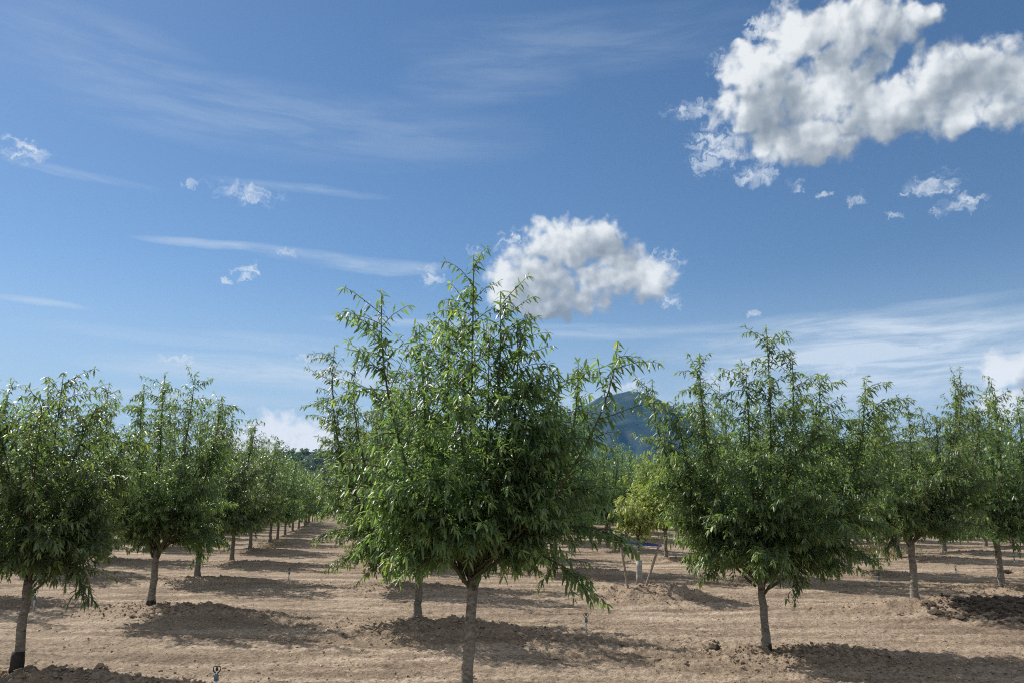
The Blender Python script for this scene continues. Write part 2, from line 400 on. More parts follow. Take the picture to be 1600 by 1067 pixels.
for (i, j, x, y) in trees + far_trees:
    if y > 110: continue
    k = rt.uniform(0.75, 1.2)
    c = np.array([x, y]) + AC * rt.uniform(0.45, 1.0) + AP * rt.uniform(-0.45, -0.1)
    w, d, hgt = 1.45 * k, 0.55 * rt.uniform(0.85, 1.15), 0.115 * k
    if (i, j) == (2, 2): c = np.array([x, y]) + AC * 1.05 - AP * 0.35; w, hgt = 1.7, 0.24
    if (i, j) == (1, 2): c = np.array([x, y]) + AC * 0.25 - AP * 0.15; w, d, hgt = 1.1, 0.7, 0.22
    if (i, j) == (0, 0): c = np.array([x, y]) + AC * 0.5; hgt = 0.1
    MOUNDS.append((c[0], c[1], w, d, hgt))
MOUNDS = np.array(MOUNDS)


def mound_height(x, y):
    h = np.zeros_like(x)
    for cx, cy, w, d, hg in MOUNDS:
        m = (np.abs(x - cx) < w * 2.2) & (np.abs(y - cy) < w * 1.8)
        if not m.any(): continue
        dx = x[m] - cx; dy = y[m] - cy
        u = (dx * AC[0] + dy * AC[1]) / w; v = (dx * AP[0] + dy * AP[1]) / d
        u = u + 0.25 * (fbm(x[m] * 1.1, y[m] * 1.1, 2, 3) - 0.5); v = v + 0.5 * (fbm(x[m] * 1.3, y[m] * 1.3, 2, 5) - 0.5)
        r2 = u * u + v * v
        h[m] = np.maximum(h[m], hg * np.exp(-1.15 * r2 ** 1.25))
    return h


def ground_height(x, y, fine=True):
    mh = mound_height(x, y)
    dist = np.hypot(x, y)
    fade = np.clip(1.3 - dist / 90.0, 0, 1)
    # low berm along each planted line, wheel ruts between them
    s = ((x - O0[0]) * AP[0] + (y - O0[1]) * AP[1]) / (ALONG @ AP)
    s = s - np.round(s)
    wob = 0.05 * (fbm(x * 0.15, y * 0.15, 2, 9) - 0.5)
    berm = 0.045 * np.exp(-((s + wob) / 0.10) ** 2)
    ruts = -0.034 * (np.exp(-((np.abs(s + wob) - 0.31) / 0.045) ** 2)) - 0.022 * np.exp(-((np.abs(s + wob) - 0.44) / 0.03) ** 2)
    base = 0.05 * (fbm(x * 0.22, y * 0.22, 3, 21) - 0.5)
    rough = np.zeros_like(x)
    if fine:
        near = np.clip(1.25 - dist / 45.0, 0, 1)
        t = fbm(x * 5.0, y * 5.0, 4, 31, 0.6)
        t2 = fbm(x * 17.0, y * 17.0, 3, 41, 0.65)
        k = np.clip(mh / 0.10, 0, 1) + 0.35 * np.exp(-((s + wob) / 0.16) ** 2)
        rough = near * ((t - 0.5) * (0.045 + 0.09 * k) + (t2 - 0.5) * (0.050 + 0.06 * k))
    return (mh + (berm + ruts) * fade + base * fade + rough), np.clip(mh / 0.16, 0, 1)


def gz(x, y):
    return float(ground_height(np.array([x], float), np.array([y], float), False)[0][0])


def build_ground():
    a_in = np.linspace(-42, 42, 620); a_out = np.concatenate([np.linspace(42, 318, 70)[1:-1]])
    ang = np.radians(np.concatenate([a_in, a_out])); na = len(ang)
    r = [0.4]
    while r[-1] < 4000:
        q = r[-1]
        r.append(q * (1.25 if q < 3.8 else 1.0052 if q < 30 else 1.011 if q < 110 else 1.16))
    r = np.array(r); nr = len(r)
    R, A = np.meshgrid(r, ang, indexing='ij')
    x = (R * np.sin(A)).ravel(); y = (R * np.cos(A)).ravel()
    z, md = ground_height(x, y)
    z = np.where(np.hypot(x, y) > 300, 0.0, z)
    i = np.arange(nr - 1)[:, None] * na; j = np.arange(na)[None, :]; j2 = (j + 1) % na
    f = np.stack([i + j, i + na + j, i + na + j2, i + j2], -1).reshape(-1, 4)[:, ::-1]
    n = len(x)
    v = np.vstack([np.stack([x, y, z], -1), [[0, 0, 0]]])
    f3 = np.stack([np.arange(na), np.full(na, n), (np.arange(na) + 1) % na], -1)[:, ::-1]
    o = mesh_obj('ground', v, [f, f3], SOIL, attrs={'mound': np.append(md, 0)})
    tag(o, 'dry brown tilled orchard soil with low berms and wheel ruts', 'ground', kind='structure')


build_ground()

_ico = None
def ico():
    t = (1 + 5 ** 0.5) / 2
    v = np.array([(-1, t, 0), (1, t, 0), (-1, -t, 0), (1, -t, 0), (0, -1, t), (0, 1, t), (0, -1, -t), (0, 1, -t), (t, 0, -1), (t, 0, 1), (-t, 0, -1), (-t, 0, 1)], float)
    f = np.array([(0, 11, 5), (0, 5, 1), (0, 1, 7), (0, 7, 10), (0, 10, 11), (1, 5, 9), (5, 11, 4), (11, 10, 2), (10, 7, 6), (7, 1, 8), (3, 9, 4), (3, 4, 2), (3, 2, 6), (3, 6, 8), (3, 8, 9), (4, 9, 5), (2, 4, 11), (6, 2, 10), (8, 6, 7), (9, 8, 1)])
    return v / np.linalg.norm(v[0]), f


def lumps(name, xy, size, mat, squash=0.65, sink=0.35):
    v0, f0 = ico(); n = len(xy)
    jit = RNG.uniform(0.62, 1.25, (n, 12, 1)); sc_ = RNG.uniform(0.65, 1.3, (n, 1, 3)) * np.array([1, 1, squash])
    ang = RNG.uniform(0, 6.283, n); c, s = np.cos(ang), np.sin(ang)
    v = v0[None] * jit * sc_ * size[:, None, None]
    v = np.stack([v[..., 0] * c[:, None] - v[..., 1] * s[:, None], v[..., 0] * s[:, None] + v[..., 1] * c[:, None], v[..., 2]], -1)
    z = ground_height(xy[:, 0], xy[:, 1])[0] + size * squash * (0.5 - sink)
    v += np.stack([xy[:, 0], xy[:, 1], z], -1)[:, None, :]
    f = (f0[None] + (np.arange(n) * 12)[:, None, None]).reshape(-1, 3)
    return mesh_obj(name, v.reshape(-1, 3), [f], mat, smooth=False)


def build_clods():
    pts, siz = [], []
    for cx, cy, w, d, hg in MOUNDS:
        dist = math.hypot(cx, cy)
        if dist > 32 or abs(math.degrees(math.atan2(cx, cy))) > 40: continue
        n = int(900 * min(1.0, 9.0 / dist))
        u = RNG.normal(0, 0.62, n) * w; v = RNG.normal(-0.1, 0.62, n) * d
        pts.append(np.stack([cx + u * AC[0] + v * AP[0], cy + u * AC[1] + v * AP[1]], -1))
        siz.append(np.clip(RNG.lognormal(-4.3, 0.45, n), 0.006, 0.045))
    n = 5200                                                # loose crumbs over the tilled strips
    r = 4.5 * (22 / 4.5) ** RNG.uniform(0, 1, n); a = np.radians(RNG.uniform(-38, 38, n))
    pts.append(np.stack([r * np.sin(a), r * np.cos(a)], -1)); siz.append(np.clip(RNG.lognormal(-4.75, 0.45, n), 0.004, 0.03))
    o = lumps('soil_clods', np.concatenate(pts), np.concatenate(siz), CLOD)
    tag(o, 'loose dry clods of soil scattered over the berms', 'soil clods', kind='stuff')
    # a heap of dark damp clods on the berm to the right
    g = np.array(KNOWN[(2, 2)]); n = 520
    u = np.clip(RNG.normal(1.05, 0.42, n), 0.1, 2.0); v = RNG.normal(-0.62, 0.16, n) - 0.10 * np.abs(u - 1.1)
    o = lumps('dark_clods', np.stack([g[0] + u * AC[0] + v * AP[0], g[1] + u * AC[1] + v * AP[1]], -1), np.clip(RNG.lognormal(-3.4, 0.55, n), 0.012, 0.085), DARK_CLOD, 0.6, 0.6)
    tag(o, 'dark damp clods broken out of the soil mound at right', 'soil clods', kind='stuff')


build_clods()

LITTER = mat_plain('dry_fallen_leaf', (0.30, 0.22, 0.12), 0.7, 0.5, 3.0)
def build_litter():
    r = np.random.default_rng(19); n = 3800
    d = 4.6 * (24 / 4.6) ** r.uniform(0, 1, n); a = np.radians(r.uniform(-38, 38, n))
    x, y = d * np.sin(a), d * np.cos(a); keep = fbm(x * 0.5, y * 0.9, 3, 55) > 0.47; x, y = x[keep], y[keep]; n = len(x)
    z = ground_height(x, y)[0] + 0.006; az = r.uniform(0, 6.283, n); L = r.uniform(0.03, 0.10, n)
    V, f3, f4, tone = leaves_mesh(np.stack([x, y, z], -1), np.stack([np.cos(az), np.sin(az), r.normal(0.08, .12, n)], -1), r.normal(0, .3, (n, 3)) + np.array([0, 0, 1.0]), L, L * 0.22, np.full(n, .1), r.uniform(0, 1, n), 1)
    tag(mesh_obj('leaf_litter', V, [f3], LITTER), 'dry fallen leaves and straw bits strewn over the soil', 'leaf litter', kind='stuff')


# ------------------------------------------------------------------ trees
def leaves_mesh(P, D, Nn, L, W, droop, tone, detail=2):
    """P base points, D directions, Nn up normals; folded, drooping lance-shaped blades"""
    D = D / np.linalg.norm(D, axis=1)[:, None]
    S = np.cross(D, Nn); S /= np.linalg.norm(S, axis=1)[:, None] + 1e-9
    U = np.cross(S, D)
    L = L[:, None]; W = W[:, None]; dr = droop[:, None]
    down = np.array([0, 0, -1.0])
    def sp(t): return P + D * (L * t) + down * (L * dr * t * t)
    n = len(P)
    if detail == 2:
        a, b = sp(0.34), sp(0.72)
        V = np.stack([P, a - S * W * .5 + U * W * .16, a - U * W * .06, a + S * W * .5 + U * W * .16,
                      b - S * W * .36 + U * W * .12, b - U * W * .05, b + S * W * .36 + U * W * .12, sp(1.0)], 1)
        k = 8
        f3 = np.array([(0, 2, 1), (0, 3, 2), (4, 5, 7), (5, 6, 7)]); f4 = np.array([(1, 2, 5, 4), (2, 3, 6, 5)])
    else:
        a = sp(0.45)
        V = np.stack([P, a - S * W * .5 + U * W * .14, a + S * W * .5 + U * W * .14, sp(1.0)], 1)
        k = 4
        f3 = np.array([(0, 2, 1), (1, 2, 3)]); f4 = np.zeros((0, 4), int)
    off = (np.arange(n) * k)[:, None, None]
    return V.reshape(-1, 3), (f3[None] + off).reshape(-1, 3), (f4[None] + off).reshape(-1, 4) if len(f4) else np.zeros((0, 4), int), np.repeat(tone, k)


def sprout(p, d, L, r, n=5, grav=0.10, wander=0.10):
    """a shoot that grows from p along d and bends under its own weight"""
    pts = [np.array(p, float)]; d = unit(d); st = L / (n - 1)
    for k in range(n - 1):
        d = unit(d + np.array([0, 0, -grav]) + r.normal(0, wander, 3)); pts.append(pts[-1] + d * st)
    return np.array(pts)


def grow_tree(seed, tips, skirts, th=0.95, tr=0.062, lean=(0.0, 0.0), leaf_len=0.090, n_shoot=30, gap=0.0165, laterals=16, radius=1.15,
              detail=2, shoot_scale=1.0, inner=9, shift=0.0, zlow=0.85, zhigh=2.5, twig_k=3, fat=1.0):
    r = np.random.default_rng(seed)
    T = Geo(); B = Geo()
    top = np.array([lean[0], lean[1], th])
    zz = np.linspace(-0.12, 1, 9)
    tp = np.stack([lean[0] * np.clip(zz, 0, 1) ** 1.2 + r.normal(0, 0.004, 9), lean[1] * zz + r.normal(0, 0.008, 9), zz * th], -1)
    tp[-1] = top
    rr = tr * (1.0 - 0.18 * np.clip(zz, 0, 1)); rr[:2] *= 1.28; rr[2] *= 1.06; rr[-1] *= 1.12
    T.tube(tp, rr, 12, wob=0.06)
    LP, LD, LN, LL, LT = [], [], [], [], []

    def leafy(pts, gap_, tone0, tip_tone, scale=1.0, start=0.06, hang=0.30):
        seg = np.linalg.norm(np.diff(pts, axis=0), axis=1); cum = np.concatenate([[0], np.cumsum(seg)]); tot = cum[-1]
        ph = r.uniform(0, 6.28); s = tot * start; k = 0
        while s < tot:
            i = min(np.searchsorted(cum, s, 'right') - 1, len(seg) - 1); t = (s - cum[i]) / (seg[i] + 1e-9)
            p = pts[i] * (1 - t) + pts[i + 1] * t; ax = unit(pts[i + 1] - pts[i])
            e1 = unit(np.cross(ax, (0.3, 0.2, 0.9))); e2 = np.cross(ax, e1)
            a = ph + k * 2.4 + r.normal(0, 0.3)
            side = e1 * math.cos(a) + e2 * math.sin(a)
            d = unit(ax * r.uniform(0.25, 0.75) + side * 0.8 + np.array([0, 0, -hang * r.uniform(0.5, 1.3)]))
            LP.append(p); LD.append(d); LN.append(unit(np.array([0, 0, 1.0]) + side * 0.6 + r.normal(0, 0.35, 3)))
            fr = s / tot
            LL.append(leaf_len * scale * r.uniform(0.5, 1.2) * (1 - 0.35 * fr ** 3)); LT.append(np.clip(tone0 + (tip_tone - tone0) * fr ** 2 + r.normal(0, 0.13), 0, 1))
            s += gap_ * r.uniform(0.6, 1.4); k += 1
        for q in range(4):                                   # tuft at the growing tip
            ax = unit(pts[-1] - pts[-2]); d = unit(ax * 0.6 + r.normal(0, 0.5, 3) + np.array([0, 0, -0.7]))
            LP.append(pts[-1]); LD.append(d); LN.append(unit(np.array([0, 0, 1.0]) + r.normal(0, 0.4, 3))); LL.append(leaf_len * scale * r.uniform(0.5, 0.9)); LT.append(np.clip(tip_tone + r.normal(0, 0.1), 0, 1))

    def clothe(path, n, smax, smin, t0, t1, droop, r0, r1, tip_leaves=True, up=(0.0, 0.75), hang=0.30, floor=0.45):
        path = np.asarray(path); m = len(path)
        for q in range(n):
            t = t0 + (t1 - t0) * (q + r.uniform(0, 1)) / n
            f = t * (m - 1); i = min(int(f), m - 2); p = path[i] * (1 - f + i) + path[i + 1] * (f - i)
            ax = unit(path[i + 1] - path[i])
            out = np.array([p[0] - lean[0], p[1] - lean[1], 0]); out = out / (np.linalg.norm(out) + 0.25)
            az = r.uniform(0, 6.283); side = np.array([math.cos(az), math.sin(az), 0])
            L = (smin + (smax - smin) * (1 - (t - t0) / (t1 - t0)) ** 0.8) * r.uniform(0.6, 1.2) * shoot_scale
            d = unit(side * 0.85 + out * 0.55 + ax * r.uniform(0.15, 0.8) + np.array([0, 0, r.uniform(*up)]))
            pts = sprout(p, d, L, r, 5, droop * r.uniform(0.5, 1.5))
            if pts[-1][2] < floor: continue
            B.tube(pts, np.linspace(0.0045, 0.0018, 5) * fat, twig_k, cap=False)
            leafy(pts, gap, r.uniform(0.12, 0.5), r.uniform(0.45, 0.95), hang=hang + 0.6 * max(0.0, t - 0.45))
        B.tube(path, np.linspace(r0, r1, m), 7 if r0 > 0.015 else 5, cap=True, wob=0.05)
        if tip_leaves: leafy(path[int(m * 0.55):], gap * 0.9, 0.35, 0.7, 1.15, hang=1.0)

    for (x, y, z, *dn) in tips:
        tip = np.array([x, y, z]); h = z - th; b0 = top + r.normal(0, 0.03, 3) + np.array([0, 0, r.uniform(-0.12, 0.05)])
        k = r.uniform(0.5, 0.85)
        p1 = b0 + np.array([(x - top[0]) * k, (y - top[1]) * k, h * 0.22]); p2 = np.array([x * r.uniform(0.9, 1.1), y, th + h * 0.62])
        path = bez(b0, p1, p2, tip, 18)
        rb = min(0.034, 0.011 * h) * (tr / 0.062)
        clothe(path, int(n_shoot * 1.5 * (dn[0] if dn else 1.0)), 0.58, 0.31, 0.12, 0.965, 0.14, rb, 0.003)
    ends = [(e_[0], e_[1], e_[2], 1) for e_ in skirts]
    for q in range(inner):                                   # short growth round the fork and under the crown
        a = q * 2.4 + r.uniform(-.4, .4); R = radius * r.uniform(0.3, 0.75)
        ends.append((lean[0] + shift + R * math.cos(a), lean[1] + R * math.sin(a), th + r.uniform(0.0, 0.45), 0))
    for q in range(laterals):
        a = (q + r.uniform(0, 1)) * 6.283 / laterals * 3.0; z = zlow + (zhigh - zlow) * r.uniform(0, 1) ** 1.1
        R = radius * r.uniform(0.7, 1.08) * math.sqrt(max(0.12, 1 - ((z - 1.55) / (1.75 if z > 1.55 else 1.1)) ** 2))
        ends.append((lean[0] + shift + R * math.cos(a), lean[1] + R * math.sin(a), z, 0))
    for (x, y, z, low) in ends:
        e = np.array([x, y, z]); b0 = top + np.array([0, 0, r.uniform(0.0, 0.35)]) + 0.1 * np.array([x, y, 0])
        if low: b0 = top + np.array([0, 0, r.uniform(-0.02, 0.12)])
        lift = 0.30 if low else 0.22
        p1 = b0 + (e - b0) * 0.35 + np.array([0, 0, lift]); p2 = b0 + (e - b0) * 0.8 + np.array([0, 0, lift * (1.1 if low else 0.6)])
        path = bez(b0, p1, p2, e, 12)
        clothe(path, int(n_shoot * (0.55 if low else 0.8)), 0.48, 0.18, 0.18, 0.97, 0.12 if not low else 0.15, 0.016 * (tr / 0.062), 0.0035, up=(-0.25, 0.6), hang=0.30, floor=max(0.45, z - 0.16) if low else max(th + 0.02, 0.62))
    n = len(LP); L = np.array(LL)
    crown = leaves_mesh(np.array(LP), np.array(LD), np.array(LN), L, L * r.uniform(0.21, 0.29, n) * fat, r.uniform(0.05, 0.34, n), np.where(r.uniform(0, 1, n) < 0.003, 1.25, np.minimum(np.array(LT), 0.94)) / 1.25, detail)
    return T, B, crown, n


def make_tree(name, loc, rz, seed, label, grp, wrap=0.0, leafmat=None, **kw):
    T, B, (V, f3, f4, tone), n = grow_tree(seed, **kw)
    root = empty(name, loc, rz)
    tag(root, label, 'tree', grp)
    T.build('trunk', BARK, root); B.build('branches', TWIG, root)
    mesh_obj('crown', V, [f3, f4], leafmat or LEAF, root, smooth=True, attrs={'tone': tone})
    if wrap:
        tr = kw.get('tr', 0.062); lean = kw.get('lean', (0, 0)); W = Geo()
        zz = np.linspace(-0.1, wrap, 7)
        W.tube(np.stack([lean[0] * np.clip(zz / kw.get('th', .95), 0, 1) ** 1.2, lean[1] * zz, zz], -1), tr * np.array([1.42, 1.42, 1.40, 1.34, 1.30, 1.24, 1.12]), 14, wob=0.05)
        W.build('root_collar', WRAP, root)
    NLEAF.append((seed, n))
    return root


def copy_tree(src, loc, rz, s):
    o = src.copy(); col.objects.link(o); o.location = loc; o.rotation_euler = (0, 0, rz); o.scale = (s * 1.0, s * 1.0, s)
    for ch in src.children:
        c = ch.copy(); col.objects.link(c); c.parent = o
    return o


def with_depth(lst, seed, amp=0.8):
    r = np.random.default_rng(seed); out = []
    for q, (x, z, *dn) in enumerate(lst):
        room = math.sqrt(max(0.05, 1 - (x / 1.5) ** 2)); out.append((x, amp * room * r.uniform(-1, 1), z, *dn))
    return out


build_litter()
NLEAF = []
GROUP = 'almond trees planted in rows across the orchard'
ORD = ['first', 'second', 'third', 'fourth', 'fifth', 'sixth', 'seventh', 'eighth', 'ninth', 'tenth', 'eleventh', 'twelfth', 'thirteenth', 'fourteenth', 'fifteenth', 'sixteenth', 'seventeenth', 'eighteenth', 'nineteenth', 'twentieth', 'twenty-first', 'twenty-second']
HERO = {
    (0, 0): dict(label='tall pointed almond tree at the front, its trunk cut by the bottom frame edge', seed=1, lean=(0.045, 0.0), th=0.93, tr=0.047, n_shoot=33, radius=0.80, laterals=20, shift=0.03,
                 tips=[(0.02, 3.50), (-0.24, 3.31), (-0.64, 2.98), (-0.5, 3.06), (0.25, 3.1), (0.38, 2.92), (-0.08, 3.15), (0.70, 2.53, 0.6), (0.88, 2.60, 0.5), (1.13, 2.66, 0.42), (0.55, 2.45, 0.8), (-0.38, 2.66), (0.16, 2.77)],
                 skirts=[(0.97, 0.72), (1.25, 1.12), (-0.69, 1.21), (1.04, 1.5), (-0.49, 1.07)]),
    (0, 1): dict(label='broad almond tree with sunlit left side, just behind the front tree', seed=2, lean=(0.0, 0.0), th=0.62, tr=0.056, n_shoot=30, radius=1.2, laterals=20, zlow=0.8,
                 tips=[(-1.25, 3.72), (-0.94, 3.44), (-0.66, 3.21), (-1.1, 2.84), (-0.21, 3.5), (0.35, 3.5), (-0.38, 3.02)],
                 skirts=[(-1.37, 1.07), (-1.13, 0.65), (-0.69, 0.56), (-1.36, 1.76), (-0.3, 0.6)]),
    (1, 1): dict(label='large almond tree right of centre with dark crown and several upright shoots', seed=3, lean=(-0.015, 0.0), th=0.74, tr=0.046, n_shoot=36, radius=1.15, shift=0.1, laterals=26, wrap=0.05,
                 tips=[(0.02, 3.47), (-0.67, 3.19), (-0.49, 2.88), (-1.13, 3.00, 0.6), (0.29, 3.19), (0.79, 3.03), (0.49, 2.80), (1.22, 2.92), (1.47, 2.79), (-0.22, 3.03), (-0.92, 2.73), (0.97, 2.65)],
                 skirts=[(-0.75, 0.93), (0.87, 0.83), (0.35, 0.64), (-0.91, 1.43), (1.38, 1.29), (-0.51, 0.73)]),
    (-1, 0): dict(label='almond tree cut by the left frame edge, black collar round its leaning trunk', seed=4, lean=(0.015, 0.0), th=0.80, tr=0.045, n_shoot=30, radius=0.82, laterals=20, wrap=0.16,
                  tips=[(-0.44, 2.70), (0.09, 2.80), (0.03, 2.55), (0.33, 2.40), (-0.11, 2.30), (-0.78, 2.60), (0.48, 2.25), (-1.06, 2.30)],
                  skirts=[(0.7, 0.64), (0.71, 1.14), (0.4, 0.84), (-0.63, 0.84)]),
    (-1, 1): dict(label='almond tree left of the aisle with pointed shoots and a straight bare trunk', seed=5, lean=(0.02, 0.0), th=0.80, tr=0.054, n_shoot=29, radius=1.2, laterals=24, wrap=0.07,
                  tips=[(-0.35, 3.5), (-0.65, 3.44), (-1.01, 3.39), (0.04, 3.47), (0.64, 3.43), (0.36, 3.1), (0.87, 3.15), (-0.76, 3.0), (-0.09, 3.0)],
                  skirts=[(0.58, 0.63), (-0.54, 0.92), (0.9, 0.83)]),
    (2, 2): dict(label='almond tree on the right beside the dark clods, straight bare trunk', seed=6, lean=(0.03, 0.0), th=0.95, tr=0.060, n_shoot=28, radius=1.2, laterals=24,
                 tips=[(0.24, 3.24), (0.52, 2.89), (0.78, 2.84), (1.05, 3.56), (1.27, 3.65), (1.38, 3.05), (-0.11, 2.84), (-0.36, 2.52)],
                 skirts=[(-0.29, 0.66), (-0.75, 1.1), (1.28, 1.4)]),
}
PROTO = []
def proto_tips(seed, n, R, zt):
    r = np.random.default_rng(seed); out = []
    for q in range(n):
        a = q * 2.4 + r.uniform(-.3, .3); rad_ = R * math.sqrt((q + 0.4) / n)
        out.append((rad_ * math.cos(a), rad_ * math.sin(a), zt * r.uniform(0.84, 1.0) - 0.22 * rad_))
    return out


def row_phrase(i):
    if i == -1: return 'the row along the left side of the aisle'
    if i == 0: return 'the row led by the tall front tree'
    if i == 1: return 'the row of the staked sapling'
    if i < -1: return ORD[-i - 2] + ' row left of the aisle row'
    return ORD[i - 2] + ' row right of the staked sapling'


counts = {}
for (i, j, x, y) in sorted(trees, key=lambda t: t[3]):
    counts[i] = counts.get(i, 0) + 1
    z = gz(x, y)
    if (i, j) == (1, 2): continue                            # the staked sapling stands here
    if (i, j) in HERO:
        kw = dict(HERO[(i, j)]); seed = kw.pop('seed'); label = kw.pop('label')
        kw['tips'] = with_depth(kw['tips'], seed); kw['skirts'] = with_depth(kw['skirts'], seed + 50, 0.5)
        make_tree('almond_tree', (x, y, z), 0.0, seed, label, GROUP, **kw)
        continue
    nearish = y < 30
    if (i, j) == (2, 4):
        make_tree('almond_tree', (x, y, z), 0.4, 61, 'bright yellow-green almond tree right behind the staked sapling', GROUP, leafmat=YELLOW_LEAF, tips=proto_tips(61, 9, 0.9, 3.3), skirts=[], th=0.85, tr=0.055,
                  n_shoot=24, gap=0.03, laterals=22, radius=1.2, leaf_len=0.13, detail=1, fat=1.15)
        continue
    key = 'near' if nearish else 'far'
    pool = [p for p in PROTO if p[0] == key]
    label = 'leafy almond tree, %s from camera in %s' % (ORD[counts[i] - 1], row_phrase(i))
    r = np.random.default_rng(1000 + i * 77 + j)
    if len(pool) < (5 if nearish else 4):
        sd = 100 + len(PROTO)
        tips = proto_tips(sd, 11 if nearish else 9, 1.15, 4.15)
        if nearish: t = make_tree('almond_tree', (x, y, z), 0.0, sd, label, GROUP, tips=tips, skirts=[], th=0.85, n_shoot=29, gap=0.025, laterals=30, radius=1.35, leaf_len=0.118, detail=1, zlow=0.6, twig_k=3, fat=1.15)
        else: t = make_tree('almond_tree', (x, y, z), 0.0, sd, label, GROUP, tips=tips, skirts=[], th=0.85, n_shoot=17, gap=0.045, laterals=22, radius=1.4, leaf_len=0.18, detail=1, zlow=0.6, twig_k=3, fat=1.3)
        PROTO.append((key, t))
    else:
        o = copy_tree(pool[int(r.integers(len(pool)))][1], (x, y, z), r.uniform(0, 6.28), r.uniform(0.95, 1.10))
        tag(o, label, 'tree', GROUP)


def build_far_orchard():
    """rows beyond the last countable trees: one mass of crowns and trunks"""
    r = np.random.default_rng(5); P, D, Nn, L, T = [], [], [], [], []; G = Geo()
    for (i, j, x, y) in far_trees:
        n = 150; s = r.uniform(0.9, 1.08)
        a = r.uniform(0, 6.283, n); zz = r.uniform(0.75, 3.5, n) ; R = 1.2 * np.sqrt(np.clip(1 - ((zz - 1.6) / np.where(zz > 1.6, 2.0, 1.0)) ** 2, 0.03, 1)) * np.sqrt(r.uniform(0.2, 1, n))
        p = np.stack([x + R * np.cos(a) * s, y + R * np.sin(a) * s, zz * s], -1)
        P.append(p); D.append(np.stack([np.cos(a), np.sin(a), r.uniform(-0.9, 0.5, n)], -1)); Nn.append(r.normal(0, 0.5, (n, 3)) + np.array([0, 0, 1.0]))
        L.append(r.uniform(0.4, 0.62, n)); T.append(np.clip(r.normal(0.45, 0.2, n), 0, 1))
        G.tube([(x, y, -0.05), (x, y, 0.5), (x, y, 1.3)], [0.07, 0.06, 0.045], 5, cap=False)
    L = np.concatenate(L)
    V, f3, f4, tone = leaves_mesh(np.concatenate(P), np.concatenate(D), np.concatenate(Nn), L, L * 0.42, np.full(len(L), 0.2), np.concatenate(T), 1)
    nv = len(V); gv = np.concatenate(G.v); gf = G.faces()
    gf = [f + nv for f in gf]
    allf3 = np.concatenate([f3] + [f for f in gf if f.shape[1] == 3]); allf4 = np.concatenate([f for f in gf if f.shape[1] == 4])
    o = mesh_obj('far_orchard', np.vstack([V, gv]), [allf3, allf4], [LEAF, BARK], attrs={'tone': np.concatenate([tone, np.zeros(len(gv))])},
                 fmat=np.concatenate([np.zeros(len(f3)), np.ones(len(allf3) - len(f3) + len(allf4))]))
    tag(o, 'far rows of the almond orchard merging into one green mass', 'orchard', kind='stuff')


build_far_orchard()

# ------------------------------------------------------------------ sapling with guard, stakes and tie
SX, SY = KNOWN[(1, 2)]
SZ = gz(SX, SY)
GUARD = mat_plain('white_plastic_guard', (0.30, 0.29, 0.265), 0.5, 0.5, 14)
WOOD = mat_bark('weathered_stake_wood', (0.17, 0.13, 0.10), (0.36, 0.30, 0.24), 24)
BLUE = mat_plain('blue_plastic_tie', (0.025, 0.05, 0.26), 0.4, 0.15)
r_ = np.random.default_rng(77)
T, B, (V, f3, f4, tone), n = grow_tree(77, [(0.02, 0.05, 1.72), (-0.25, 0.1, 1.52), (0.26, -0.1, 1.5), (0.05, 0.25, 1.45), (-0.1, -0.22, 1.5)], [(-0.3, 0.0, 0.95), (0.33, 0.05, 1.0), (0.15, -0.3, 0.92), (-0.1, 0.3, 1.05)],
                                   th=0.72, tr=0.021, leaf_len=0.115, n_shoot=12, gap=0.03, laterals=12, inner=0, radius=0.46, zlow=0.95, zhigh=1.5, shoot_scale=0.5, fat=1.1)
sap = tag(empty('sapling', (SX, SY, SZ)), 'pale yellow-green almond sapling with a white trunk guard, tied between two stakes', 'sapling')
T.build('trunk', BARK, sap); B.build('branches', TWIG, sap)
mesh_obj('crown', V, [f3, f4], PALE_LEAF, sap, attrs={'tone': tone})
g = Geo()
g.lathe([(0.055, -0.06), (0.057, 0.12), (0.054, 0.28), (0.056, 0.40)], 14)
g.lathe([(0.050, 0.40), (0.049, 0.402), (0.030, 0.395)], 14)
g.build('trunk_guard', GUARD, sap)


def stake(x, y, dx, dz, label):
    z0 = gz(x, y); G = Geo()
    pts = np.array([(0, 0, -0.12), (0.0, 0, 0.0), (dx * .5, 0.004, dz * .5), (dx, 0, dz), (dx * 1.01, 0, dz + 0.012)])
    G.tube(pts, [0.021, 0.022, 0.021, 0.020, 0.014], 9, wob=0.06)
    o = G.build('stake', WOOD); o.location = (x, y, z0)
    tag(o, label, 'stake', 'stakes of the sapling'); return o


stake(2.02, 13.98, -0.12, 0.86, 'pale wooden stake leaning left, left of the white trunk guard')
stake(2.34, 13.98, 0.32, 0.86, 'dark wooden stake leaning right, right of the white trunk guard')
G = Geo()
loop = []
for q in range(25):                                          # flat strap round both stakes and the stem
    a = q / 24 * 2 * math.pi
    loop.append((2.26 + 0.385 * math.cos(a), 14.0 + (0.03 + 0.27 * (1 - abs(math.cos(a)))) * math.sin(a) * 1.0 + 0.02, SZ + 0.70 - 0.035 * math.cos(a)))
loop = np.array(loop); up = np.array([0, 0, 0.02])
v = np.concatenate([loop - up, loop + up, loop + up + (0.0, 0.004, 0), loop - up + (0.0, 0.004, 0)]); k = len(loop)
f = []
for q in range(k - 1):
    for a, b in ((0, 1), (1, 2), (2, 3), (3, 0)): f.append((a * k + q, a * k + q + 1, b * k + q + 1, b * k + q))
tag(mesh_obj('tie_strap', v, np.array(f), BLUE, smooth=False), 'blue tie strap strung between the two sapling stakes', 'strap')

